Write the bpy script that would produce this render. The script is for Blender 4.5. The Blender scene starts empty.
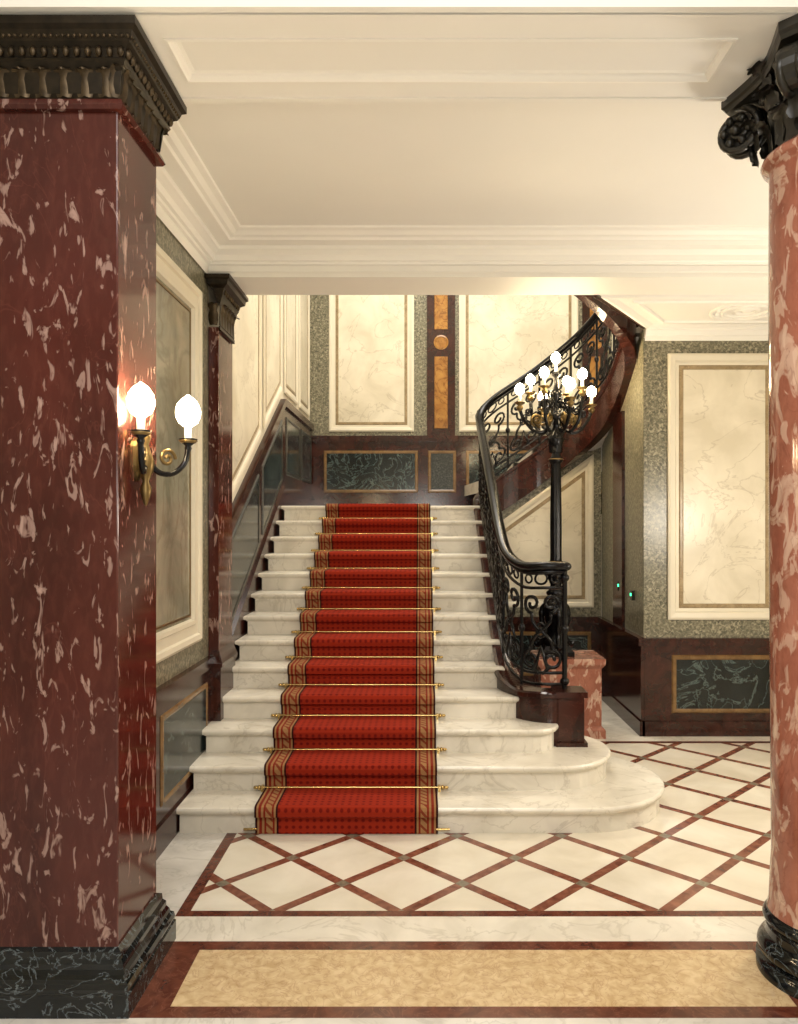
import bpy, math, random, bisect
from math import sin, cos, pi, sqrt
from mathutils import Vector
random.seed(4)
F=780.0; CAMH=1.852; T=0.29; R=0.158; D0=4.69
# ------------------------------------------------------------ materials
def newmat(name):
    m=bpy.data.materials.new(name); m.use_nodes=True
    nt=m.node_tree; nt.nodes.clear()
    o=nt.nodes.new('ShaderNodeOutputMaterial'); b=nt.nodes.new('ShaderNodeBsdfPrincipled')
    nt.links.new(b.outputs[0],o.inputs[0]); return m,nt,b
def ramp(nt,fac,stops,interp='LINEAR'):
    r=nt.nodes.new('ShaderNodeValToRGB'); r.color_ramp.interpolation=interp
    e=r.color_ramp.elements
    while len(e)<len(stops): e.new(0.5)
    for i,(p,c) in enumerate(stops):
        e[i].position=p; e[i].color=(*c,1) if len(c)==3 else c
    nt.links.new(fac,r.inputs[0]); return r.outputs[0]
def mix(nt,fac,a,b):
    m=nt.nodes.new('ShaderNodeMix'); m.data_type='RGBA'
    if isinstance(fac,float): m.inputs[0].default_value=fac
    else: nt.links.new(fac,m.inputs[0])
    for s,v in ((6,a),(7,b)):
        if isinstance(v,tuple): m.inputs[s].default_value=(*v,1)
        else: nt.links.new(v,m.inputs[s])
    return m.outputs[2]
def math_(nt,op,a,b=None,c=None):
    m=nt.nodes.new('ShaderNodeMath'); m.operation=op
    for i,v in enumerate((a,b,c)):
        if v is None: continue
        if isinstance(v,(int,float)): m.inputs[i].default_value=v
        else: nt.links.new(v,m.inputs[i])
    return m.outputs[0]
def coords(nt,scale=(1,1,1),rot=(0,0,0)):
    tc=nt.nodes.new('ShaderNodeTexCoord'); mp=nt.nodes.new('ShaderNodeMapping')
    mp.inputs['Scale'].default_value=scale; mp.inputs['Rotation'].default_value=rot
    nt.links.new(tc.outputs['Object'],mp.inputs[0]); return mp.outputs[0]
def noise(nt,co,scale,detail=4,dist=0.0,rough=.55):
    n=nt.nodes.new('ShaderNodeTexNoise'); n.inputs['Scale'].default_value=scale
    n.inputs['Detail'].default_value=detail; n.inputs['Distortion'].default_value=dist
    n.inputs['Roughness'].default_value=rough
    nt.links.new(co,n.inputs['Vector']); return n.outputs[0]
def lin(r,g,b):
    f=lambda c:(c/255/12.92) if c/255<=.04045 else ((c/255+.055)/1.055)**2.4
    return (f(r),f(g),f(b))
def marble(name,c1,c2,vein,scale=3,vw=.02,vs=2.0,vdist=2.0,rough=.2,vamt=1.0,stretch=(1,1,1),rot=(0,0,0)):
    m,nt,b=newmat(name); co=coords(nt,stretch,rot)
    base=ramp(nt,noise(nt,co,scale,6,.6),[(.35,c1),(.65,c2)])
    v=noise(nt,co,vs,5,vdist)
    d=math_(nt,'ABSOLUTE',math_(nt,'SUBTRACT',v,.5))
    f=ramp(nt,d,[(0,(vamt,)*3),(vw,(0,0,0))])
    nt.links.new(mix(nt,f,base,vein),b.inputs['Base Color'])
    b.inputs['Roughness'].default_value=rough; return m
def blotch(name,c1,c2,light,mid,scale=9,thr=.6,stretch=(1,1,.45),rough=.12,scale2=3,amt=1.0,spec=.5):
    m,nt,b=newmat(name); co=coords(nt,stretch,(.15,.25,0))
    base=ramp(nt,noise(nt,co,scale2,6,.8),[(.3,c1),(.7,c2)])
    fine=ramp(nt,noise(nt,co,30,3,.5),[(.45,(0,0,0)),(.75,(.35,)*3)])
    base=mix(nt,fine,base,mid)
    a_=.9*amt
    f=ramp(nt,noise(nt,co,scale,4,1.3,.55),[(thr,(0,0,0)),(thr+.03,(.6*amt,)*3),(thr+.09,(a_,a_,a_))])
    col=mix(nt,f,base,light)
    co2=coords(nt,(stretch[0],stretch[1],stretch[2]*.8),(-.2,.35,.5))
    f3=ramp(nt,noise(nt,co2,scale*2.1,3,.9,.5),[(thr+.01,(0,0,0)),(thr+.06,(.7*amt,)*3)])
    col=mix(nt,f3,col,light)
    v=noise(nt,co,3.2,5,1.2); d=math_(nt,'ABSOLUTE',math_(nt,'SUBTRACT',v,.5))
    f2=ramp(nt,d,[(0,(.35,)*3),(.008,(0,0,0))])
    nt.links.new(mix(nt,f2,col,mid),b.inputs['Base Color'])
    b.inputs['Roughness'].default_value=rough; b.inputs['Specular IOR Level'].default_value=spec; return m
def granite(name,a,b_,c,scale=60,rough=.3):
    m,nt,b=newmat(name); co=coords(nt)
    n1=noise(nt,co,scale,3,.8); n2=noise(nt,co,scale*.2,5,1.0)
    x=ramp(nt,n1,[(.35,a),(.5,b_),(.66,c)])
    y=ramp(nt,n2,[(.4,(0,0,0)),(.7,(.6,)*3)])
    nt.links.new(mix(nt,y,x,b_),b.inputs['Base Color']); b.inputs['Roughness'].default_value=rough; return m
def plain(name,c,rough=.5,metal=0.0,var=.08,scale=5,emit=None,es=0):
    m,nt,b=newmat(name); co=coords(nt)
    d=tuple(x*(1-var) for x in c)
    nt.links.new(ramp(nt,noise(nt,co,scale,4),[(.35,d),(.65,c)]),b.inputs['Base Color'])
    b.inputs['Roughness'].default_value=rough; b.inputs['Metallic'].default_value=metal
    if emit: b.inputs['Emission Color'].default_value=(*emit,1); b.inputs['Emission Strength'].default_value=es
    return m
M_plaster=plain('plaster_white',(.84,.82,.77),.6,var=.03,scale=1)
M_plaster2=plain('plaster_moulding',(.87,.85,.795),.5,var=.03,scale=1)
M_cream=marble('cream_marble',lin(206,197,175),lin(228,220,200),lin(150,134,108),scale=2.2,vw=.014,vs=1.6,vdist=1.8,rough=.28,vamt=.38)
M_frame=plain('cream_moulding',lin(222,214,194),.35,var=.05)
M_tan=marble('tan_marble',lin(134,116,84),lin(164,144,110),lin(110,84,56),scale=12,vs=8,rough=.3,vamt=.5)
M_granite=granite('grey_green_granite',lin(68,67,54),lin(114,110,91),lin(168,161,138),40)
M_granited=granite('dark_granite',lin(16,20,20),lin(36,40,37),lin(78,80,74),50)
M_brown=marble('brown_red_marble',lin(34,14,10),lin(58,25,18),lin(94,54,42),scale=6,vs=4,vw=.01,rough=.16,vamt=.4)
M_green=marble('dark_green_marble',lin(8,14,15),lin(22,33,35),lin(100,116,112),scale=7,vs=3.2,vw=.022,vdist=2.5,rough=.15,vamt=.7)
M_base=marble('black_green_marble',lin(6,9,10),lin(15,20,23),lin(110,120,124),scale=6,vs=4.5,vw=.016,vdist=2.6,rough=.12,vamt=.7)
M_siena=marble('siena_marble',lin(140,92,38),lin(178,130,64),lin(100,54,22),scale=5,vs=4,vw=.035,rough=.2,vamt=.7)
M_tanb=marble('tan_border_marble',lin(104,78,46),lin(130,100,62),lin(80,56,32),scale=8,vs=5,vw=.02,rough=.2,vamt=.5)
M_beige=marble('beige_breccia',lin(184,157,116),lin(208,184,145),lin(150,114,78),scale=22,vs=9,vw=.03,rough=.18,vamt=.5)
M_step=marble('white_marble_step',lin(204,197,182),lin(228,222,208),lin(160,150,132),scale=3,vs=1.8,vw=.02,rough=.25,vamt=.35)
M_wfloor=marble('white_marble_floor',lin(196,192,184),lin(218,214,206),lin(165,160,150),scale=4,vs=2.2,vw=.02,rough=.16,vamt=.4)
M_red=blotch('red_blotch_marble',lin(54,24,20),lin(78,36,30),lin(176,146,134),lin(100,54,46),scale=14,thr=.612,amt=.8,stretch=(1,1,.38),spec=.35)
M_red2=blotch('salmon_marble',lin(136,80,62),lin(164,106,86),lin(210,182,160),lin(108,56,42),scale=8,thr=.56,scale2=5,stretch=(1,1,.6),amt=.7)
M_bronze=plain('dark_bronze',(.030,.022,.013),.38,.7,var=.5,scale=20)
M_bronze2=plain('gilded_bronze',(.085,.060,.034),.4,.8,var=.5,scale=25)
M_black=plain('black_marble_capital',(.016,.014,.010),.3,0,var=.4,scale=12)
M_iron=plain('black_iron',(.007,.007,.008),.22,.5,var=.3)
M_brass=plain('brass',(.62,.44,.18),.25,1.0,var=.1)
M_gold=plain('antique_gold',(.22,.15,.06),.35,.9,var=.2)
M_mirror=marble('aged_mirror',lin(120,120,106),lin(164,160,142),lin(104,98,80),scale=2,vs=1.2,vw=.05,rough=.12,vamt=.4)
M_candle=plain('candle_white',(.8,.75,.62),.5)
M_bulb=plain('lit_bulb',(1,.9,.7),.3,emit=(1,.78,.46),es=90)
M_led=plain('green_led',(.0,.6,.2),.3,emit=(.05,1,.35),es=4)
def carpet_mat():
    m,nt,b=newmat('red_carpet'); uv=nt.nodes.new('ShaderNodeUVMap'); uv.uv_map='UVMap'
    sp=nt.nodes.new('ShaderNodeSeparateXYZ'); nt.links.new(uv.outputs[0],sp.inputs[0])
    u,v=sp.outputs[0],sp.outputs[1]
    red=lin(140,38,18); dark=lin(104,20,12); gold=lin(146,108,70); navy=lin(48,15,12)
    p=math_(nt,'MULTIPLY',math_(nt,'ADD',u,v),24.); q=math_(nt,'MULTIPLY',math_(nt,'SUBTRACT',u,v),24.)
    s=math_(nt,'MULTIPLY',math_(nt,'SINE',math_(nt,'MULTIPLY',p,pi)),math_(nt,'SINE',math_(nt,'MULTIPLY',q,pi)))
    body=ramp(nt,s,[(.25,red),(.7,dark)])
    W=1.094
    e=math_(nt,'MINIMUM',u,math_(nt,'SUBTRACT',W,u))
    r2=lin(118,36,22)
    stripe=ramp(nt,math_(nt,'MULTIPLY',e,5.0),[(0,navy),(.06,gold),(.12,r2),(.20,gold),(.27,r2),(.33,gold),(.52,r2),(.58,gold),(.64,navy),(.70,red)],'CONSTANT')
    f=math_(nt,'GREATER_THAN',e,.14)
    col=mix(nt,f,stripe,body)
    tw=math_(nt,'SINE',math_(nt,'MULTIPLY',math_(nt,'ADD',v,u),110.))
    inb=math_(nt,'MULTIPLY',math_(nt,'LESS_THAN',e,.104),math_(nt,'GREATER_THAN',e,.066))
    f2=math_(nt,'MULTIPLY',inb,math_(nt,'GREATER_THAN',tw,.45))
    col=mix(nt,f2,col,lin(118,54,34))
    nt.links.new(col,b.inputs['Base Color']); b.inputs['Roughness'].default_value=.95
    b.inputs['Specular IOR Level'].default_value=.15
    bp=nt.nodes.new('ShaderNodeBump'); bp.inputs['Strength'].default_value=.3
    nt.links.new(noise(nt,coords(nt),260,2),bp.inputs['Height']); nt.links.new(bp.outputs[0],b.inputs['Normal'])
    return m
M_carpet=carpet_mat()
def diamond_mat():
    m,nt,b=newmat('diamond_floor'); tc=nt.nodes.new('ShaderNodeTexCoord')
    sp=nt.nodes.new('ShaderNodeSeparateXYZ'); nt.links.new(tc.outputs['Object'],sp.inputs[0])
    D=.62
    a=math_(nt,'DIVIDE',math_(nt,'SUBTRACT',sp.outputs[0],-.09),D)
    c=math_(nt,'DIVIDE',math_(nt,'SUBTRACT',sp.outputs[1],3.72),D)
    def dist(x):
        f=math_(nt,'FRACT',math_(nt,'ADD',x,100.5)); return math_(nt,'MULTIPLY',math_(nt,'ABSOLUTE',math_(nt,'SUBTRACT',f,.5)),D/sqrt(2))
    p=dist(math_(nt,'ADD',a,c)); q=dist(math_(nt,'SUBTRACT',a,c))
    line=math_(nt,'LESS_THAN',math_(nt,'MINIMUM',p,q),.028)
    node=math_(nt,'LESS_THAN',math_(nt,'MAXIMUM',p,q),.029)
    co=coords(nt)
    tile=ramp(nt,noise(nt,co,2.3,5,.5),[(.35,lin(208,199,180)),(.65,lin(226,219,203))])
    br=ramp(nt,noise(nt,co,18,4,.5),[(.3,lin(92,50,38)),(.7,lin(140,88,68))])
    gy=ramp(nt,noise(nt,co,30,4,.5),[(.3,lin(96,90,76)),(.7,lin(136,124,106))])
    nt.links.new(mix(nt,node,mix(nt,line,tile,br),gy),b.inputs['Base Color'])
    b.inputs['Roughness'].default_value=.12; return m
M_diamond=diamond_mat()
M_fbrown=marble('floor_brown_marble',lin(76,36,27),lin(104,57,42),lin(136,88,70),scale=14,vs=8,rough=.15,vamt=.4)
# ------------------------------------------------------------ mesh builder
class MB:
    def __init__(s): s.v=[];s.f=[];s.mi=[];s.mats=[];s.sm=[]
    def slot(s,m):
        if m not in s.mats: s.mats.append(m)
        return s.mats.index(m)
    def add(s,vs,fs,m,smooth=False):
        o=len(s.v); s.v+= [tuple(x) for x in vs]; k=s.slot(m)
        for f in fs: s.f.append([i+o for i in f]); s.mi.append(k); s.sm.append(smooth)
    def box(s,x0,x1,y0,y1,z0,z1,m):
        v=[(x,y,z) for z in (z0,z1) for y in (y0,y1) for x in (x0,x1)]
        s.add(v,[(0,2,3,1),(4,5,7,6),(0,1,5,4),(2,6,7,3),(0,4,6,2),(1,3,7,5)],m)
    def loops(s,L,m,closed=True,cap0=False,cap1=False,smooth=False,capm=None):
        n=len(L[0]); vs=[p for l in L for p in l]; fs=[]
        for i in range(len(L)-1):
            for j in range(n if closed else n-1):
                k=(j+1)%n; fs.append((i*n+j,i*n+k,(i+1)*n+k,(i+1)*n+j))
        s.add(vs,fs,m,smooth)
        if cap0: s.add(L[0],[tuple(range(n))[::-1]],capm or m)
        if cap1: s.add(L[-1],[tuple(range(n))],capm or m)
    def lathe(s,cx,cy,prof,m,seg=32,ax='z',flute=None):
        L=[]
        for r,z in prof:
            l=[]
            for j in range(seg):
                a=2*pi*j/seg; rr=r*(1+(flute[1]*(cos(a*flute[0])-1)) if flute else 1)
                l.append((cx+rr*cos(a),cy+rr*sin(a),z))
            L.append(l)
        s.loops(L,m,True,True,True,True)
    def rectl(s,x0,x1,y0,y1,prof,m,cap0=True,cap1=True):
        L=[[(x0-o,y0-o,z),(x1+o,y0-o,z),(x1+o,y1+o,z),(x0-o,y1+o,z)] for o,z in prof]
        s.loops(L,m,True,cap0,cap1)
    def sph(s,c,r,m,seg=10,rings=7):
        if not isinstance(r,tuple): r=(r,r,r)
        L=[]
        for i in range(rings+1):
            t=pi*i/rings; t=max(.02,min(pi-.02,t))
            L.append([(c[0]+r[0]*sin(t)*cos(2*pi*j/seg),c[1]+r[1]*sin(t)*sin(2*pi*j/seg),c[2]+r[2]*cos(t)) for j in range(seg)])
        s.loops(L,m,True,True,True,True)
    def tube(s,pts,r,m,seg=6,closed=False,flat=None):
        P=[Vector(p) for p in pts]; n=len(P); L=[]; up=Vector((0.13,0.21,1)).normalized()
        for i in range(n):
            if closed: t=P[(i+1)%n]-P[i-1]
            else: t=P[min(i+1,n-1)]-P[max(i-1,0)]
            if t.length<1e-9: t=Vector((0,0,1))
            t.normalize()
            a=t.cross(up)
            if a.length<.15: a=t.cross(Vector((1,.1,0)))
            a.normalize(); b=a.cross(t)
            if i>0 and a.dot(pa)<0 and abs(a.dot(pa))>.3: a=-a;b=-b
            pa=a
            rr=r[i] if isinstance(r,(list,tuple)) else r
            ra,rb=(rr,rr) if not flat else (rr*flat[0],rr*flat[1])
            L.append([tuple(P[i]+a*ra*cos(2*pi*j/seg)+b*rb*sin(2*pi*j/seg)) for j in range(seg)])
        if closed: L.append(L[0])
        s.loops(L,m,True,not closed,not closed,True)
    def build(s,name,parent=None,bevel=0,loc=None):
        me=bpy.data.meshes.new(name); me.from_pydata(s.v,[],s.f); 
        for m in s.mats: me.materials.append(m)
        for p,k,q in zip(me.polygons,s.mi,s.sm): p.material_index=k; p.use_smooth=q
        me.validate(); me.update()
        o=bpy.data.objects.new(name,me); bpy.context.collection.objects.link(o)
        if parent: o.parent=parent
        if bevel:
            b=o.modifiers.new('bevel','BEVEL'); b.width=bevel; b.segments=2; b.limit_method='ANGLE'
        return o
def empty(name):
    o=bpy.data.objects.new(name,None); bpy.context.collection.objects.link(o); return o
def inset(poly,d):
    n=len(poly); A=sum(poly[i][0]*poly[(i+1)%n][1]-poly[(i+1)%n][0]*poly[i][1] for i in range(n)); sg=1 if A>0 else -1
    out=[]
    for i in range(n):
        p0,p1,p2=Vector(poly[i-1]),Vector(poly[i]),Vector(poly[(i+1)%n])
        e1=(p1-p0).normalized(); e2=(p2-p1).normalized()
        n1=Vector((-e1.y,e1.x))*sg; n2=Vector((-e2.y,e2.x))*sg
        b=n1+n2; k=b.dot(n1)
        if k<.2: k=.2
        q=p1+b*(d/k); out.append((q.x,q.y))
    return out
def panel(mb,poly,prof,mp,mring,mfill=None,rings=None):
    L=[[mp(u,v,n) for u,v in inset(poly,d)] for d,n in prof]
    if rings:
        for i in range(len(L)-1): mb.loops(L[i:i+2],rings[i])
    else: mb.loops(L,mring)
    if mfill: mb.add(L[-1],[tuple(range(len(L[-1])))],mfill)
def rc(a,b,c,d): return [(a,c),(b,c),(b,d),(a,d)]
def slab(mb,poly,mp,n0,n1,m):
    mb.loops([[mp(u,v,n0) for u,v in poly],[mp(u,v,n1) for u,v in poly]],m,True,True,True)
# ------------------------------------------------------------ floor
fl=MB()
def fr(x0,x1,y0,y1,m): fl.add([(x0,y0,0),(x1,y0,0),(x1,y1,0),(x0,y1,0)],[(0,1,2,3)],m)
fr(-4.5,4.5,-3,2.93,M_wfloor)
fr(-4.5,-1.12,2.93,3.47,M_wfloor); fr(1.58,4.5,2.93,3.47,M_wfloor)
fr(-1.12,1.58,2.93,3.0,M_fbrown); fr(-1.12,-.96,3.0,3.40,M_fbrown); fr(1.45,1.58,3.0,3.40,M_fbrown)
fr(-.96,1.45,3.0,3.40,M_beige); fr(-1.12,1.58,3.40,3.47,M_fbrown)
fr(-4.5,4.5,3.47,3.69,M_step)
fr(-4.5,-1.16,3.69,8.5,M_wfloor); fr(-1.16,4.5,3.69,3.745,M_fbrown); fr(-1.16,-1.10,3.745,8.5,M_fbrown)
fr(-1.10,4.5,3.745,6.62,M_diamond); fr(-1.10,4.5,6.62,6.68,M_fbrown); fr(-1.10,4.5,6.68,8.5,M_step)
fl.build('floor')
# ------------------------------------------------------------ left pillar
SX0,SX1,SY0,SY1=-1.80,-1.158,2.99,3.43
pil=empty('marble_pillar')
p=MB(); p.box(SX0,SX1,SY0,SY1,.2,3.49,M_red); p.build('shaft',pil,.006)
p=MB(); p.rectl(SX0,SX1,SY0,SY1,[(.065,0),(.065,.085),(.06,.09),(.062,.105),(.058,.125),(.046,.135),(.042,.15),(.032,.165),(.032,.185),(.02,.20),(.018,.225),(0,.235)],M_base); p.build('base',pil)
p=MB(); p.rectl(SX0,SX1,SY0,SY1,[(0,3.435),(.02,3.437),(.03,3.45),(.02,3.475),(0,3.48)],M_red); 
p.rectl(SX0,SX1,SY0,SY1,[(.002,3.48),(.012,3.50),(.022,3.58),(.042,3.605),(.047,3.615),(.042,3.62),(.05,3.65),(.07,3.665),(.078,3.68),(.085,3.70),(.102,3.712),(.102,3.742),(.09,3.748),(0,3.748)],M_bronze)
def leaf(mb,base,dr,h,w,out,m,rows=9):
    dr=Vector(dr).normalized(); sd=Vector((-dr.y,dr.x,0)); L=[]
    for i in range(rows+1):
        t=i/rows; a=t*2.3
        up=h*sin(min(a,pi*.62))/1.0*(1 if a<pi*.5 else 1); o=out*(1-cos(a))*.6+.004
        if a>pi/2: up=h*(sin(a)*.35+.65)
        ww=w*.5*(.72+.28*sin(t*pi*6)**2)*(1 if t<.7 else sqrt(max(.05,1-((t-.7)/.3)**2)))
        row=[]
        for j in range(5):
            q=(j-2)/2; rid=(.012 if j%2==0 else 0)*(w/.1)
            row.append(tuple(Vector(base)+Vector((0,0,up))+dr*(o+rid-.012*q*q)+sd*q*ww))
        L.append(row)
    mb.loops(L,m,False,smooth=True)
def rowpts(x0,x1,y0,y1,step):
    out=[]
    k=max(1,round((x1-x0)/step))
    for i in range(k):
        x=x0+(i+.5)*(x1-x0)/k; out.append(((x,y0),(0,-1))); out.append(((x,y1),(0,1)))
    k=max(1,round((y1-y0)/step))
    for i in range(k):
        y=y0+(i+.5)*(y1-y0)/k; out.append(((x1,y),(1,0))); out.append(((x0,y),(-1,0)))
    return out
for (x,y),d in rowpts(SX0,SX1,SY0,SY1,.078): leaf(p,(x+d[0]*.01,y+d[1]*.01,3.485),(d[0],d[1],0),.10,.076,.03,M_bronze2)
for sx,sy in ((SX1,SY0),(SX1,SY1),(SX0,SY0),(SX0,SY1)):
    leaf(p,(sx,sy,3.485),((1 if sx==SX1 else -1),(1 if sy==SY1 else -1),0),.11,.08,.045,M_bronze2)
for (x,y),d in rowpts(SX0-.05,SX1+.05,SY0-.05,SY1+.05,.042):
    p.sph((x,y,3.638),(.014,.014,.02),M_bronze2,8,5)
for (x,y),d in rowpts(SX0-.077,SX1+.077,SY0-.077,SY1+.077,.022): p.sph((x,y,3.68),.008,M_bronze2,6,4)
p.build('capital',pil)
# ------------------------------------------------------------ right column
CX,CY=1.685,3.22
col=empty('marble_column')
p=MB(); p.lathe(CX,CY,[(.232,.25),(.226,.28),(.216,.5),(.222,1.3),(.226,2.2),(.226,3.0),(.224,3.31),(.232,3.33),(.25,3.345),(.257,3.36),(.25,3.378),(.235,3.39),(.21,3.41)],M_red2,64); p.build('shaft',col)
def tor(r,z0,z1,b): return [(r+b*sin(pi*k/8),z0+(z1-z0)*k/8) for k in range(9)]
p=MB(); p.lathe(CX,CY,[(.275,0),(.275,.05)]+tor(.24,.05,.145,.032)+[(.24,.155),(.235,.175),(.238,.19)]+tor(.230,.19,.245,.02)+[(.230,.25),(.224,.285)],M_base,56); p.build('base',col)
DZ=.02
p=MB(); p.lathe(CX,CY,[(.19,3.40),(.195,3.5),(.205,3.6),(.235,3.66),(.25,3.67+DZ)],M_black,40)
for k in range(8):
    a=pi/8+2*pi*k/8; leaf(p,(CX+.20*cos(a),CY+.20*sin(a),3.40),(cos(a),sin(a),0),.14,.15,.075,M_black,14)
for k in range(8):
    a=2*pi*k/8; leaf(p,(CX+.20*cos(a),CY+.20*sin(a),3.42),(cos(a),sin(a),0),.22,.13,.10,M_black,14)
for k in range(16):
    a=2*pi*k/16; p.sph((CX+.245*cos(a),CY+.245*sin(a),3.655),(.02,.02,.022),M_black,8,6)
for k in range(4):
    a=pi/4+pi/2*k; d=Vector((cos(a),sin(a),0)); sd=Vector((-sin(a),cos(a),0))
    c=Vector((CX,CY,3.595))+d*.365
    for off in (-.035,.035):
        pts=[];rr=[]
        for i in range(40):
            t=i/39; th=pi*.5+t*2*pi*1.8; rad=.095*(1-t)**.9+.012
            pts.append(c+sd*off+d*cos(th)*rad+Vector((0,0,sin(th)*rad))); rr.append(.020*(1-.45*t))
        pts=[Vector((CX,CY,3.63))+d*.2+sd*off]+[Vector((CX,CY,3.685))+d*.28+sd*off]+pts
        p.tube(pts,[.015,.018]+rr,M_black,7)
    for q in (-1,1):
        for tt in (0,1,2,3,4,5):
            th=tt*pi/3; p.sph(tuple(c+sd*q*.045+d*cos(th)*.055+Vector((0,0,sin(th)*.055))),(.02,.02,.02),M_black,7,5)
        p.sph(tuple(c+sd*q*.05),(.022,.022,.022),M_black,8,6)
        leaf(p,tuple(c-d*.10+sd*q*.05-Vector((0,0,.13))),tuple(d+sd*q*.6),.13,.08,.07,M_black,12)
    disc=[]
    for q in (-.03,.03):
        disc.append([tuple(c+sd*q+d*cos(2*pi*j/20)*.082+Vector((0,0,sin(2*pi*j/20)*.082))) for j in range(20)])
    p.loops(disc,M_black,True,True,True)
    leaf(p,tuple(c-d*.07-Vector((0,0,.16))),tuple(d),.12,.12,.08,M_black,10)
L=[]
for z,s in ((3.69,.95),(3.705,.97),(3.715,1.0),(3.748,1.0)):
    l=[]
    for k in range(4):
        a0=pi/4+pi/2*k; 
        A=Vector((cos(a0-.09),sin(a0-.09)))*.435*s; l.append(A)
        A2=Vector((cos(a0+.09),sin(a0+.09)))*.435*s; l.append(A2)
        B=Vector((cos(a0+pi/2-.09),sin(a0+pi/2-.09)))*.435*s
        for t in (.2,.35,.5,.65,.8):
            q=A2.lerp(B,t); q*= (1-.16*sin(pi*t)); l.append(q)
    L.append([(CX+q.x,CY+q.y,z) for q in l])
p.loops(L,M_black,True,True,True)
for k in range(4):
    a=pi/2*k; leaf(p,(CX+.25*cos(a),CY+.25*sin(a),3.62),(cos(a),sin(a),0),.12,.12,.07,M_black)
p.build('capital',col)
# ------------------------------------------------------------ beams and ceilings
BZ=3.75
b=MB()
rec=rc(-1.0,1.24,3.04,3.34)
dn=lambda z:(lambda u,v,n:(u,v,z-n))
outer=rc(-4.5,4.5,2.9,3.48)
b.add([(u,v,BZ) for u,v in outer]+[(u,v,BZ) for u,v in rec],[(0,1,5,4),(1,2,6,5),(2,3,7,6),(3,0,4,7)],M_plaster)
panel(b,rec,[(0,0),(.0,.006),(.012,.008),(.02,.0),(.03,-.006),(.033,-.016),(.05,-.02)],dn(BZ),M_plaster2,M_plaster)
b.box(-4.5,4.5,2.88,2.9,BZ+.01,4.4,M_plaster); b.box(-4.5,4.5,3.46,3.48,BZ-.008,4.4,M_plaster)
for y,z in ((2.885,BZ+.005),(2.875,3.82),(2.86,3.88)): b.box(-4.5,4.5,y-.02,y+.03,z,z+.05,M_plaster2)
b.build('beam_entrance')
b=MB(); b.box(-4.6,4.6,-3,2.89,4.3,4.4,M_plaster); b.build('ceiling_vestibule')
b=MB()
cof=rc(-1.485,4.49,3.0,5.49)
CP=[(0,.25),(0,.175),(.02,.17),(.025,.155),(.045,.15),(.055,.115),(.085,.095),(.095,.09),(.10,.065),(.19,.06),(.20,.045),(.225,.04),(.25,.02),(.285,.012),(.29,0)]
L=[]
for d,n_ in CP:
    q=inset(cof,d); L.append([(q[1][0],3.482,3.85-n_),(q[2][0],q[2][1],3.85-n_),(q[3][0],q[3][1],3.85-n_),(q[0][0],3.482,3.85-n_)])
b.loops(L,M_plaster2,False)
b.add(L[-1],[(0,1,2,3)],M_plaster)
b.box(-1.6,4.6,3.48,5.6,3.86,3.95,M_plaster)
b.build('ceiling_hall')
b=MB(); b.box(-1.5,4.5,5.5,5.9,3.60,3.87,M_plaster); b.box(-1.5,4.5,5.475,5.51,3.63,3.675,M_plaster2); b.box(-1.5,4.5,5.485,5.91,3.595,3.612,M_plaster2); b.build('beam_stairwell')
b=MB()
pc=[(1.34,5.91),(4.5,5.91),(4.5,6.88),(1.98,6.88)]
b.loops([[(u,v,3.6) for u,v in pc],[(u,v,3.75) for u,v in pc]],M_plaster,True,True,True)
b.tube([(1.33,5.92,3.60),(1.65,6.38,3.60),(1.97,6.87,3.60)],.022,M_brown,8)
panel(b,pc,[(.02,.0),(.02,.02),(.05,.024),(.07,.012),(.09,.0)],dn(3.6),M_plaster2)
panel(b,pc,[(.17,.0),(.175,.015),(.20,.016),(.21,.0)],dn(3.6),M_plaster2)
for R0 in (.27,.18,.09):
    b.tube([(2.66+R0*cos(2*pi*j/32),6.36+R0*.95*sin(2*pi*j/32),3.6) for j in range(32)],.018,M_plaster2,8,True)
for k in range(12):
    a=2*pi*k/12; b.sph((2.66+.225*cos(a),6.36+.215*sin(a),3.6),(.025,.025,.016),M_plaster2)
b.sph((2.66,6.36,3.6),(.05,.05,.02),M_plaster2)
L=[[(1.98,6.88-o,z),(4.49,6.88-o,z)] for o,z in [(0,3.47),(.01,3.48),(.015,3.51),(.03,3.52),(.04,3.56),(.06,3.575),(.065,3.6)]]
b.loops(L,M_plaster2,False)
b.build('ceiling_alcove')
# ------------------------------------------------------------ left wall
XL=-1.5; ml=lambda u,v,n:(XL+n,u,v)
w=MB()
w.box(XL-.15,XL,3.49,11,0,7,M_frame)
slab(w,rc(3.5,5.5,.9,3.85),ml,0,.006,M_granite)
slab(w,rc(3.5,5.5,0,.9),ml,0,.03,M_brown)
slab(w,rc(3.5,5.5,.86,.93),ml,.0,.055,M_brown); slab(w,rc(3.5,5.5,0,.16),ml,.0,.045,M_brown)
for a,c in ((3.6,4.3),(4.42,5.38)):
    panel(w,rc(a,c,.25,.77),[(0,.03),(.01,.04),(.03,.04),(.04,.036)],ml,M_tanb,M_green)
w.build('wall_left')
w=MB()
line=lambda y:.545*(y-D0)+.158
y0,y1,y2=5.9,8.40,10.6
def dpoly(a,c,lo,hi): return [(a,line(a)+lo),(c,line(c)+lo),(c,line(c)+hi),(a,line(a)+hi)]
slab(w,dpoly(y0,y1,-.3,1.0),ml,0,.03,M_brown); slab(w,dpoly(y0,y1,.95,1.03),ml,0,.06,M_brown); slab(w,dpoly(y0,y1,-.3,.10),ml,0,.05,M_brown)
slab(w,rc(y1,y2,2.0,line(y1)+1.0),ml,0,.03,M_brown); slab(w,rc(y1,y2,line(y1)+.95,line(y1)+1.03),ml,0,.06,M_brown); slab(w,rc(y1,y2,2.0,2.25),ml,0,.05,M_brown)
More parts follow.
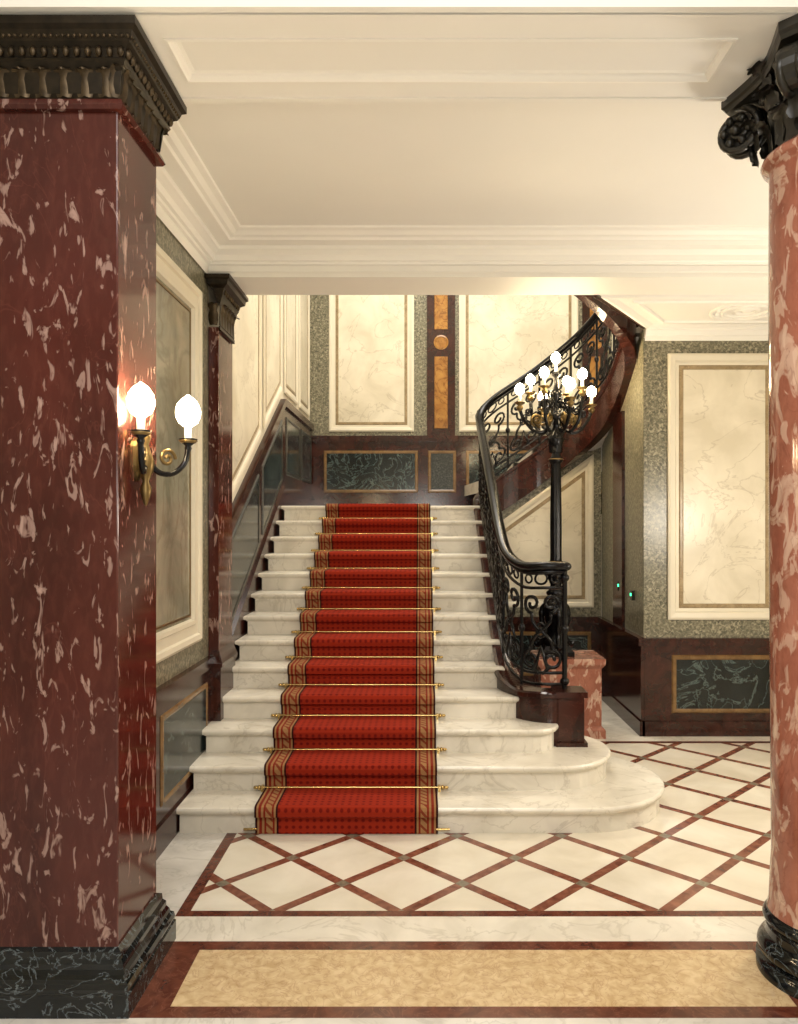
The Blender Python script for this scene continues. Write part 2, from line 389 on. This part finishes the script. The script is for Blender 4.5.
for a,c in ((6.0,7.1),(7.25,8.3)):
    panel(w,dpoly(a,c,.2,.85),[(0,.03),(.01,.042),(.03,.042),(.04,.036)],ml,M_granited,M_green)
for a,c in ((8.55,9.5),(9.62,10.5)):
    panel(w,rc(a,c,2.40,line(y1)+.86),[(0,.03),(.01,.042),(.03,.042),(.04,.036)],ml,M_granited,M_green)
PF=[(0,.004),(.0,.02),(.02,.028),(.05,.02),(.06,.010),(.09,.008),(.10,.016),(.125,.016),(.13,.012)]
RR=[M_frame,M_frame,M_frame,M_frame,M_frame,M_tan,M_tan,M_tan]
for a,c in ((6.05,7.3),(7.42,8.4)):
    panel(w,[(a,line(a)+1.12),(c,line(c)+1.12),(c,5.6),(a,5.6)],PF,ml,M_frame,M_cream,RR)
for a,c in ((8.55,9.45),(9.6,10.45)):
    panel(w,rc(a,c,line(y1)+1.12,5.6),PF,ml,M_frame,M_cream,RR)
w.build('trim_1')
m=MB()
panel(m,rc(3.62,5.22,1.08,3.42),[(0,.006),(0,.035),(.02,.05),(.05,.045),(.06,.03),(.12,.03),(.13,.04),(.155,.04),(.165,.016)],ml,M_frame,M_mirror)
panel(m,rc(3.80,5.04,1.26,3.24),[(0,.016),(.003,.022),(.015,.022),(.018,.017)],ml,M_gold)
m.build('wall_mirror')
pl=empty('marble_pilaster')
p=MB(); p.box(XL+.007,XL+.08,5.5,5.9,0,3.25,M_red); p.box(XL+.007,XL+.10,5.48,5.92,.0,.85,M_brown); p.rectl(XL+.035,XL+.08,5.5,5.9,[(.03,.85),(.035,.88),(.02,.92),(.01,.95),(0,.97)],M_brown); p.build('shaft',pl,.003)
p=MB(); p.rectl(XL+.1,XL+.08,5.5,5.9,[(.0,3.22),(.015,3.23),(.015,3.25),(.005,3.26),(.01,3.40),(.03,3.45),(.04,3.47),(.05,3.51),(.08,3.53),(.085,3.56),(.10,3.57),(.10,3.594)],M_bronze)
leaf(p,(XL+.045,5.495,3.26),(0,-1,0),.15,.075,.05,M_bronze2)
for k in range(5): leaf(p,(XL+.085,5.54+k*.08,3.26),(1,0,0),.15,.078,.05,M_bronze2)
for k in range(9): p.sph((XL+.125,5.5+k*.05,3.49),(.014,.014,.02),M_bronze2,8,5)
p.build('capital',pl)
# ------------------------------------------------------------ back wall
YB=10.6; mbk=lambda u,v,n:(u,YB-n,v)
w=MB()
w.box(-1.5,3.4,YB,YB+.15,0,7,M_frame)
slab(w,rc(-1.5,3.4,3.05,7),mbk,0,.004,M_granite)
X=lambda px:(px-420)*YB/F
Z=lambda py:CAMH-(py-525)*YB/F
slab(w,rc(-1.5,3.4,2.0,3.03),mbk,0,.03,M_brown); slab(w,rc(-1.5,3.4,2.98,3.06),mbk,0,.06,M_brown); slab(w,rc(-1.5,3.4,2.0,2.2),mbk,0,.05,M_brown)
for a,c,f in ((324,418,M_green),(428,456,M_granited),(466,575,M_green),(585,606,M_granited)):
    panel(w,rc(X(a),X(c),2.29,2.86),[(0,.03),(.01,.042),(.03,.042),(.04,.036)],mbk,M_tanb,f)
for a,c in ((329,414),(459,578),(612,668)):
    panel(w,rc(X(a),X(c),3.12,5.9),PF,mbk,M_frame,M_cream,RR)
for a,c in ((427,455),(582,607)):
    slab(w,rc(X(a),X(c),3.06,5.9),mbk,0,.03,M_brown)
    for z0,z1 in ((3.16,Z(357)),(Z(330),5.6)):
        panel(w,rc(X(a)+.10,X(c)-.10,z0,z1),[(0,.03),(.005,.038),(.02,.038),(.025,.034)],mbk,M_siena,M_siena)
    cx=(X(a)+X(c))/2; w.loops([[(cx+rr*cos(2*pi*j/24),YB-nn,Z(343)+rr*sin(2*pi*j/24)) for j in range(24)] for rr,nn in ((.10,.03),(.10,.04),(.08,.045),(.075,.036))],M_siena,True,False,True)
w.build('wall_back')
# ------------------------------------------------------------ right facing wall
YR=6.88; mr=lambda u,v,n:(u,YR-n,v)
w=MB(); w.box(1.975,4.5,YR+.001,YR+.12,0,3.6,M_frame)
slab(w,rc(1.972,4.5,.85,3.5),mr,0,.005,M_granite)
slab(w,rc(1.972,4.5,0,.82),mr,0,.03,M_brown); slab(w,rc(1.95,4.5,.79,.86),mr,0,.055,M_brown); slab(w,rc(1.95,4.5,0,.13),mr,0,.05,M_brown)
for a,c in ((2.18,3.18),(3.32,4.3)):
    panel(w,rc(a,c,1.02,3.36),[(0,.005),(0,.03),(.02,.04),(.06,.035),(.075,.012),(.10,.010),(.11,.018),(.13,.018),(.14,.011)],mr,M_frame,M_cream,[M_frame]*5+[M_tan]*3)
    panel(w,rc(a+.03,c,.20,.71),[(0,.03),(.01,.042),(.03,.042),(.04,.036)],mr,M_tanb,M_green)
w.build('wall_right')
w=MB(); mt=lambda u,v,n:(1.97-n,u,v)
top=[(6.882,3.6),(7.1,3.5),(7.4,3.25),(7.9,3.0),(8.45,2.85)]
slab(w,[(8.45,0),(6.882,0)]+top,mt,-.004,0,M_granite)
slab(w,rc(6.85,8.45,0,.82),mt,0,.03,M_brown); slab(w,rc(6.83,8.45,.79,.86),mt,0,.055,M_brown); slab(w,rc(6.83,8.45,0,.13),mt,0,.045,M_brown)
slab(w,rc(7.5,7.85,.86,2.95),mt,0,.03,M_brown)
w.build('wall_return')
w=MB(); mu=lambda u,v,n:(u,8.46-n,v)
slab(w,[(.68,0),(1.965,0),(1.965,2.95),(1.3,2.45),(.75,2.03),(.68,2.0)],mu,-.01,0,M_granite)
slab(w,rc(.68,1.965,0,.82),mu,0,.03,M_brown); slab(w,rc(.68,1.965,.79,.86),mu,0,.055,M_brown); slab(w,rc(.68,1.965,0,.13),mu,0,.045,M_brown)
panel(w,[(.78,.96),(1.88,.96),(1.88,2.62),(.78,1.82)],PF,mu,M_frame,M_cream,RR)
panel(w,rc(.85,1.85,.22,.70),[(0,.03),(.01,.042),(.03,.042),(.04,.036)],mu,M_tanb,M_green)
w.build('wall_under_stairs')
e=MB(); 
for y,z in ((7.6,1.25),(7.15,1.2)): e.box(1.94,1.971,y,y+.05,z-.04,z+.05,M_black); e.box(1.935,1.94,y+.012,y+.038,z,z+.025,M_led)
e.build('exit_indicator_lights')
w=MB(); w.box(3.4,3.5,5.9,10.7,0,7,M_frame); w.build('wall_stairwell_side')
w=MB(); w.box(-1.5,3.4,5.78,5.9,3.87,7,M_frame); w.build('wall_stairwell_front')
w=MB(); w.box(-1.65,3.5,5.78,10.75,7,7.1,M_plaster); w.build('ceiling_stairwell')
w=MB(); w.box(4.5,4.6,2.9,6.9,0,4,M_cream); w.build('wall_hall_side')
w=MB(); w.box(4.5,4.6,-3,2.9,0,4.4,M_cream); w.box(-4.6,-4.5,-3,3.5,0,4.4,M_cream); w.box(-4.6,4.6,-3.1,-3,0,4.4,M_cream); w.box(-4.5,-1.78,3.4,3.5,0,4.4,M_cream); w.build('wall_vestibule')
# ------------------------------------------------------------ staircase
st=empty('marble_staircase')
s=MB(); NS=13; XR=.60; XW=-1.42; YE=8.46
def arc(cx,cy,r,a0,a1,n=16): return [(cx+r*cos(math.radians(a0+(a1-a0)*i/n)),cy+r*sin(math.radians(a0+(a1-a0)*i/n))) for i in range(n+1)]
for i in range(1,NS+1):
    f=D0+(i-1)*T
    xw=-1.445 if i<4 else XW
    if i==1: poly=[(xw,f)]+[(1.0,f)]+arc(1.02,f+.57,.57,-88,90)+[(XR,f+1.14),(XR,YE),(xw,YE)]
    elif i==2: poly=[(xw,f)]+[(.82,f)]+arc(.85,f+.43,.43,-88,90)+[(XR,f+.86),(XR,YE),(xw,YE)]
    elif i==3: poly=[(xw,f)]+[(.74,f)]+arc(.76,f+.17,.17,-88,60,8)+[(.80,f+.5),(XR,f+.52),(XR,YE),(xw,YE)]
    elif i==4: poly=[(xw,f)]+[(.66,f)]+arc(.66,f+.05,.05,-85,0,4)+[(.68,f+.2),(XR,f+.22),(XR,YE),(xw,YE)]
    else: poly=[(xw,f),(XR,f),(XR,YE if i<NS else 10.52),(xw,YE if i<NS else 10.52)]
    z0=(i-1)*R; z1=i*R
    pr=[(0,z0),(0,z1-.048),(-.008,z1-.045),(-.012,z1-.038),(-.026,z1-.034),(-.032,z1-.022),(-.032,z1-.012),(-.026,z1-.003),(-.018,z1)]
    L=[[(u,v,z) for u,v in inset(poly,d)] for d,z in pr]
    s.loops(L,M_step,True,False,True)
s.build('steps',st)
s=MB(); s.box(XR,.75,8.47,10.52,1.9,2.054,M_step); s.box(-1.42,.75,8.46,10.52,1.80,1.9,M_plaster); s.build('landing',st)
ctrl=[(1.02,5.50,.70),(.88,5.50,.70),(.74,5.62,.70),(.65,5.85,.79),(.63,6.2,.98),(.63,6.7,1.255),(.63,7.2,1.53),(.63,7.7,1.80),(.63,8.1,2.02),(.65,8.34,2.2),(.80,8.42,2.36),(1.05,8.42,2.53),(1.35,8.40,2.74),(1.68,8.24,3.0),(1.88,7.9,3.24),(1.94,7.45,3.52),(1.90,7.05,3.80),(1.62,6.76,4.05),(1.2,6.6,4.32),(.7,6.55,4.6)]
def catmull(P,k=10):
    P=[Vector(p) for p in P]; out=[]
    for i in range(len(P)-1):
        p0=P[max(i-1,0)];p1=P[i];p2=P[i+1];p3=P[min(i+2,len(P)-1)]
        for j in range(k):
            t=j/k; out.append(.5*((2*p1)+(-p0+p2)*t+(2*p0-5*p1+4*p2-p3)*t*t+(-p0+3*p1-3*p2+p3)*t**3))
    out.append(P[-1]); return out
PATH=catmull(ctrl,10)
cum=[0]
for i in range(1,len(PATH)): cum.append(cum[-1]+(PATH[i]-PATH[i-1]).xy.length)
TOT=cum[-1]
def PP(s,h=0,off=0):
    s=max(0,min(TOT,s))
    i=min(max(bisect.bisect_right(cum,s)-1,0),len(PATH)-2)
    t=(s-cum[i])/max(1e-9,cum[i+1]-cum[i]); p=PATH[i].lerp(PATH[i+1],t)
    if off:
        tg=(PATH[i+1]-PATH[i]).xy.normalized(); p=p+Vector((-tg.y,tg.x,0))*off
    return p+Vector((0,0,h))
def idx_at(c): return cum[c*10]
def sweep(mb,s0,s1,hw,zb,zt,m,n=60,mould=False):
    L=[]
    for i in range(n+1):
        s_=s0+(s1-s0)*i/n; a=PP(s_,0,-hw); c=PP(s_,0,hw); p=PP(s_)
        b_=zb(s_,p); t_=p.z+zt
        if mould:
            a2=PP(s_,0,-hw-.02); c2=PP(s_,0,hw+.02)
            L.append([(a.x,a.y,b_),(c.x,c.y,b_),(c.x,c.y,t_-.05),(c2.x,c2.y,t_-.04),(c2.x,c2.y,t_-.01),(c.x,c.y,t_),(a.x,a.y,t_),(a2.x,a2.y,t_-.01),(a2.x,a2.y,t_-.04),(a.x,a.y,t_-.05)])
        else: L.append([(a.x,a.y,b_),(c.x,c.y,b_),(c.x,c.y,t_),(a.x,a.y,t_)])
    mb.loops(L,m,True,True,True)
s=MB(); sA=idx_at(3); sB=idx_at(8)
sweep(s,0,sA,.075,lambda q,p:.316,-.01,M_brown,24,True)
sweep(s,sA,sB,.045,lambda q,p:0.0,-.02,M_brown,30,True)
sweep(s,sB,idx_at(10),.05,lambda q,p:1.80,-.02,M_brown,12,True)
sweep(s,idx_at(10),TOT,.05,lambda q,p:p.z-.42,-.02,M_brown,70,True)
s.box(.96,1.14,5.41,5.59,.316,.69,M_brown); s.box(.94,1.16,5.39,5.61,.655,.695,M_brown); s.box(.94,1.16,5.39,5.61,.316,.345,M_brown)
s.build('stringer',st)
s=MB(); a0=idx_at(10); K=17
pin=[PP(a0+(TOT-a0)*k/K) for k in range(K+1)]
def outp(k):
    a=a0+(TOT-a0)*k/K; w_=2.2 if k<6 else (1.45 if k<11 else .7)
    p=PP(a,0,w_)
    ymin=7.06 if p.z<4.12 else 5.95
    return Vector((max(.6,min(3.38,p.x)),min(10.52,max(ymin,p.y)),p.z))
for k in range(K):
    i0,i1=pin[k],pin[k+1]; o0,o1=outp(k),outp(k+1); z=i1.z-.12; zl=i0.z-.12
    if 3.7<i1.z<4.2 and o1.y<=7.07:   # winders tucked behind the alcove wall: keep inside the stringer line
        o0=Vector((i0.x+.04,max(i0.y,7.0)+.10,i0.z)) if i0.y<7.1 else o0
        o1=Vector((i1.x+.04,max(i1.y,7.0)+.10,i1.z)) if i1.y<7.1 else o1
    s.add([(i0.x,i0.y,z),(i1.x,i1.y,z),(o1.x,o1.y,z),(o0.x,o0.y,z)],[(0,1,2,3)],M_step)
    s.add([(i0.x,i0.y,zl),(i0.x,i0.y,z),(o0.x,o0.y,z),(o0.x,o0.y,zl)],[(0,1,2,3)],M_step)
    s.add([(i0.x,i0.y,i0.z-.30),(i1.x,i1.y,i1.z-.30),(o1.x,o1.y,i1.z-.30),(o0.x,o0.y,i0.z-.30)],[(0,1,2,3)],M_plaster)
s.build('upper_flight',st)
# ------------------------------------------------------------ balustrade
bal=empty('iron_balustrade')
r_=MB(); H=.86
n=int(TOT/.05)
r_.tube([PP(TOT*i/n,H) for i in range(n+1)],.038,M_iron,10,flat=(1.25,.85))
r_.tube([PP(TOT*i/n,H-.04) for i in range(n+1)],.02,M_iron,6)
e0=PP(0,H); r_.sph((e0.x,e0.y,e0.z),(.05,.05,.034),M_iron,12,8)
r_.build('handrail',bal)
g=MB()
for h in (.03,.11,.71): g.tube([PP(TOT*i/n,h) for i in range(n+1)],.012,M_iron,5)
def spiral(c,R0,R1,a0,turns,k=18): return [(c[0]+(R0+(R1-R0)*i/k)*cos(a0+turns*2*pi*i/k),c[1]+(R0+(R1-R0)*i/k)*sin(a0+turns*2*pi*i/k)) for i in range(k+1)]
def mp2(s0,pts): return [PP(s0+u,v) for u,v in pts]
CW=.33; nc=int(TOT/CW)
for c in range(nc):
    s0=c*TOT/nc; w_=TOT/nc
    g.tube([PP(s0,0),PP(s0,H-.03)],.013,M_iron,6)
    g.sph(tuple(PP(s0,.41)),(.026,.026,.034),M_iron,8,6)
    m_=w_/2
    for sg in (1,-1):
        cx=m_+sg*.075
        a=spiral((cx,.20),.075,.018,pi/2,-1.3*sg)
        bq=spiral((m_-sg*.07,.60),.07,.018,(-pi/2),-1.3*sg)
        body=[(cx,.275)]
        for t in range(1,8): 
            q=t/8; body.append((cx+(m_-sg*.07-cx)*q+sg*.03*sin(q*2*pi), .275+(.53-.275)*q))
        body.append((m_-sg*.07,.53))
        g.tube(mp2(s0,a[::-1]+body+bq),.013,M_iron,5)
    g.tube(mp2(s0,[(m_+.035*cos(t*pi/8),.41+.05*sin(t*pi/8)) for t in range(16)]),.009,M_iron,5,True)
    g.tube(mp2(s0,[(m_+.045*cos(t*pi/8),.775+.04*sin(t*pi/8)) for t in range(16)]),.009,M_iron,5,True)
    for q in (.10,-.10): g.tube(mp2(s0,[(m_+q+.03*cos(t*pi/6),.775+.03*sin(t*pi/6)) for t in range(12)]),.008,M_iron,5,True)
    for q in (-1,1):
        leafpts=[(m_+q*.01,.10),(m_+q*.05,.14),(m_+q*.03,.2),(m_,.30)]
        g.tube(mp2(s0,leafpts),[.012,.018,.014,.004],M_iron,5)
    g.sph(tuple(PP(s0+m_,.41)),(.018,.018,.024),M_iron,6,5)
q=PP(0)
g.tube([q,q+Vector((0,0,H))],.02,M_iron,8)
for z in (.05,.42,.78): g.sph((q.x,q.y,q.z+z),(.034,.034,.03),M_iron)
g.build('scroll_panels',bal)
# ------------------------------------------------------------ carpet
XA,XB=-.986,.108
prof=[(D0-.014,.004)]
for i in range(1,NS+1):
    f=D0+(i-1)*T; z=i*R
    if i>1: prof.append((f-.012,(i-1)*R+.012))
    prof+= [(f-.014,z-.055),(f-.044,z-.040),(f-.047,z-.010),(f-.040,z+.006),(f-.025,z+.012)]
    prof.append((f+T-.012-(0 if i<NS else -.6),z+.012))
me=bpy.data.meshes.new('stair_carpet'); V=[];Fc=[]; cl=0; cs=[0]
for i in range(1,len(prof)): cl+=sqrt((prof[i][0]-prof[i-1][0])**2+(prof[i][1]-prof[i-1][1])**2); cs.append(cl)
for y,z in prof: V+=[(XA,y,z),(XB,y,z)]
for i in range(len(prof)-1): Fc.append((2*i,2*i+1,2*i+3,2*i+2))
me.from_pydata(V,[],Fc); uvl=me.uv_layers.new(name='UVMap')
for poly in me.polygons:
    for li in poly.loop_indices:
        vi=me.loops[li].vertex_index; uvl.data[li].uv=((V[vi][0]-XA),cs[vi//2])
me.materials.append(M_carpet); o=bpy.data.objects.new('stair_carpet',me); bpy.context.collection.objects.link(o)
so=o.modifiers.new('thick','SOLIDIFY'); so.thickness=.009; so.offset=1
rd=MB()
for i in range(1,NS):
    y=D0+i*T-.022; z=i*R+.026
    rd.tube([(XA-.035,y,z),(XB+.035,y,z)],.0085,M_brass,8)
    for x,sg in ((XA-.035,-1),(XB+.035,1)):
        rd.sph((x,y,z),(.012,.016,.016),M_brass,8,6); rd.sph((x+sg*.022,y,z),(.018,.011,.011),M_brass,8,6)
        rd.box(x-sg*.02-.008,x-sg*.02+.008,y-.012,y+.025,z-.026,z+.012,M_brass)
for x in (XA-.03,XB+.03):
    rd.tube([(x-.04,D0-.02,.03),(x+.04,D0-.02,.03)],.008,M_brass,8)
rd.build('stair_rods')
# ------------------------------------------------------------ candelabra on marble pedestal
LX,LY=1.22,7.0
cd=empty('candelabra_floor_lamp')
p=MB(); p.rectl(LX-.17,LX+.36,LY-.22,LY+.22,[(.03,0),(.03,.07),(.015,.09),(0,.10),(0,.60),(.015,.62),(.03,.64),(.03,.69)],M_red2)
p.build('pedestal',cd,.006)
p=MB()
p.rectl(LX-.09,LX+.09,LY-.09,LY+.09,[(.05,.69),(.05,.73),(.03,.75),(.02,.78)],M_iron)
p.lathe(LX,LY,[(.11,.78),(.12,.80),(.085,.84),(.075,.90),(.095,1.0),(.11,1.08),(.105,1.14),(.07,1.18),(.055,1.20),(.085,1.23),(.09,1.25),(.055,1.28),(.05,1.32),(.07,1.36),(.09,1.42),(.07,1.47),(.045,1.50)],M_iron,28)
for k in range(3):
    a=pi/6+2*pi*k/3; d=Vector((cos(a),sin(a),0)); c=Vector((LX,LY,0))
    pts=[c+d*.085+Vector((0,0,1.14)),c+d*.13+Vector((0,0,1.10)),c+d*.135+Vector((0,0,1.0)),c+d*.10+Vector((0,0,.9)),c+d*.12+Vector((0,0,.82)),c+d*.17+Vector((0,0,.765)),c+d*.195+Vector((0,0,.79))]
    p.tube(catmull(pts,5),.024,M_iron,8); p.sph(tuple(c+d*.135+Vector((0,0,1.05))),(.03,.03,.045),M_iron)
for k in range(8):
    a=2*pi*k/8; leaf(p,(LX+.05*cos(a),LY+.05*sin(a),1.34),(cos(a),sin(a),0),.13,.05,.07,M_iron)
p.lathe(LX,LY,[(.05,1.5),(.056,1.52),(.052,1.55),(.052,1.9),(.046,2.3),(.043,2.42)],M_iron,48,flute=(12,.06))
p.lathe(LX,LY,[(.04,2.40),(.06,2.42),(.065,2.44),(.04,2.47),(.038,2.52),(.06,2.56),(.075,2.61),(.065,2.66),(.035,2.69),(.03,2.74),(.05,2.77),(.085,2.80),(.09,2.83),(.05,2.86),(.035,2.92),(.035,2.98),(.055,3.02),(.055,3.05),(.022,3.08),(.02,3.18),(.04,3.20),(.045,3.215),(.02,3.225)],M_iron,28)
for z in (1.52,2.44,2.83): p.lathe(LX,LY,[(.06,z-.008),(.072,z),(.06,z+.008)],M_gold,28)
for k in range(8):
    a=2*pi*k/8; leaf(p,(LX+.05*cos(a),LY+.05*sin(a),2.50),(cos(a),sin(a),0),.13,.05,.05,M_iron)
bulbs=[]
NA=8
for k in range(NA):
    a=.20+2*pi*k/NA; d=Vector((cos(a),sin(a),0)); c=Vector((LX,LY,0)); rad=.34 if k%2==0 else .25
    zt=2.97+(.12 if k%2 else 0)
    pts=[c+d*.04+Vector((0,0,2.84)),c+d*.10+Vector((0,0,2.70)),c+d*rad*.6+Vector((0,0,2.69)),c+d*rad*.88+Vector((0,0,2.79)),c+d*rad+Vector((0,0,zt-.09))]
    p.tube(catmull(pts,7),.015,M_iron,7)
    sc=[c+d*(rad*.53+(.06*(1-t/24))*cos(t*.5-1.2))+Vector((0,0,2.79+(.06*(1-t/24))*sin(t*.5-1.2))) for t in range(22)]
    p.tube(sc,.012,M_gold,6)
    sc=[c+d*(.10+(.055*(1-t/24))*cos(t*.5))+Vector((0,0,2.93+(.055*(1-t/24))*sin(t*.5))) for t in range(22)]
    p.tube(sc,.012,M_iron,6)
    sc=[c+d*(rad*.76+(.04*(1-t/24))*cos(t*.5+2))+Vector((0,0,2.86+(.04*(1-t/24))*sin(t*.5+2))) for t in range(22)]
    p.tube(sc,.010,M_iron,6)
    e=c+d*rad
    p.lathe(e.x,e.y,[(.010,zt-.11),(.026,zt-.09),(.034,zt-.07),(.016,zt-.055),(.048,zt-.035),(.052,zt-.028),(.017,zt-.022),(.014,zt-.02)],M_gold,16)
    p.lathe(e.x,e.y,[(.015,zt-.022),(.015,zt+.05)],M_candle,12)
    bulbs.append((e.x,e.y,zt+.09))
p.lathe(LX,LY,[(.014,3.22),(.014,3.31)],M_candle,12); bulbs.append((LX,LY,3.35))
p.build('standard',cd)
def flame(mb,q,r,h):
    mb.lathe(q[0],q[1],[(r*.35,q[2]-h*.45),(r*.75,q[2]-h*.34),(r*.98,q[2]-h*.14),(r,q[2]+h*.04),(r*.88,q[2]+h*.22),(r*.55,q[2]+h*.40),(r*.2,q[2]+h*.50),(r*.05,q[2]+h*.54)],M_bulb,16)
p=MB()
for q in bulbs: flame(p,q,.042,.10)
p.build('bulbs',cd)
def plight(name,loc,e,col=(1,.80,.52),rad=.03,parent=None):
    l=bpy.data.lights.new(name,'POINT'); l.energy=e; l.color=col; l.shadow_soft_size=rad
    o=bpy.data.objects.new(name,l); o.location=loc; bpy.context.collection.objects.link(o)
    if parent: o.parent=parent
    return o
for k in range(9): plight('arm_glow',bulbs[k],5,(1,.82,.56),.035,cd)
# ------------------------------------------------------------ wall sconce
sc=empty('wall_sconce')
p=MB(); PXs=SX1; SY=3.18; SZ=2.12
plate=[]
for n_,k in ((0,1),(.012,1),(.022,.75),(.03,.4)):
    plate.append([(PXs+n_,SY+.035*k*cos(2*pi*j/20),SZ+.09*k*sin(2*pi*j/20)) for j in range(20)])
p.loops(plate,M_gold,True,True,True)
p.lathe(PXs+.04,SY,[(.004,SZ-.19),(.016,SZ-.16),(.024,SZ-.12),(.012,SZ-.09),(.03,SZ-.05),(.036,SZ-.01),(.02,SZ+.03),(.012,SZ+.06),(.022,SZ+.09),(.006,SZ+.12)],M_gold,16)
sb=[]
for dx,dy in ((.125,.16),(.03,-.14)):
    c=Vector((PXs+.04,SY,SZ)); d=Vector((dx,dy,0))
    pts=[c,c+d*.3+Vector((0,0,-.05)),c+d*.65+Vector((0,0,-.05)),c+d*.92+Vector((0,0,.0)),c+d+Vector((0,0,.07))]
    p.tube(catmull(pts,7),.012,M_iron,7)
    dn_=d.normalized()
    p.tube([c+d*.5+dn_*(.04*(1-t/22))*cos(t*.5)+Vector((0,0,.01+(.04*(1-t/22))*sin(t*.5))) for t in range(20)],.008,M_gold,6)
    e=c+d; z=SZ+.07
    p.lathe(e.x,e.y,[(.006,z-.03),(.016,z-.01),(.012,z),(.036,z+.02),(.040,z+.03),(.012,z+.035)],M_iron,16)
    p.lathe(e.x,e.y,[(.030,z+.012),(.041,z+.022),(.03,z+.03)],M_gold,16)
    p.lathe(e.x,e.y,[(.016,z+.03),(.016,z+.09)],M_candle,12)
    sb.append((e.x,e.y,z+.145))
p.build('bracket',sc)
p=MB()
for q in sb: flame(p,q,.052,.135)
p.build('bulbs',sc)
for q in sb: plight('sconce_glow',q,50,(1,.74,.42),.045,sc)
# ------------------------------------------------------------ lighting
def area(name,loc,rot,size,e,col):
    l=bpy.data.lights.new(name,'AREA'); l.shape='RECTANGLE'; l.size=size[0]; l.size_y=size[1]; l.energy=e; l.color=col
    o=bpy.data.objects.new(name,l); o.location=loc; o.rotation_euler=rot; bpy.context.collection.objects.link(o); return o
area('vestibule_fill_area',(0,.8,4.2),(0,0,0),(3,2),125,(1,.98,.96))  # added area fill above the view, brightens the foreground; no fitting here
plight('vestibule_fill_point',(0.2,-1.2,2.2),110,(1,.97,.93),.4)  # unseen point fill added behind the camera
plight('hall_fill_point',(2.9,4.5,1.9),120,(1,.91,.77),.25)  # added out-of-view fill that lifts the hall and its ceiling
area('stairwell_fill_area',(.5,8.0,6.9),(0,0,0),(2.5,2.5),215,(1,.95,.86))  # added overhead fill for the stairwell; the ceiling has no opening
wd=bpy.data.worlds.new('world'); bpy.context.scene.world=wd; wd.use_nodes=True
wd.node_tree.nodes['Background'].inputs[0].default_value=(.9,.93,1,1); wd.node_tree.nodes['Background'].inputs[1].default_value=.3
# ------------------------------------------------------------ camera
cam=bpy.data.cameras.new('camera'); co=bpy.data.objects.new('camera',cam); bpy.context.collection.objects.link(co)
co.location=(0,0,CAMH); co.rotation_euler=(pi/2,0,0)
cam.sensor_width=36; cam.sensor_fit='AUTO'; cam.lens=F/1024*36
cam.shift_x=-21/1024; cam.shift_y=13/1024
bpy.context.scene.camera=co
bpy.context.scene.view_settings.view_transform='Standard'
bpy.context.scene.view_settings.look='None'
bpy.context.scene.view_settings.exposure=0.12
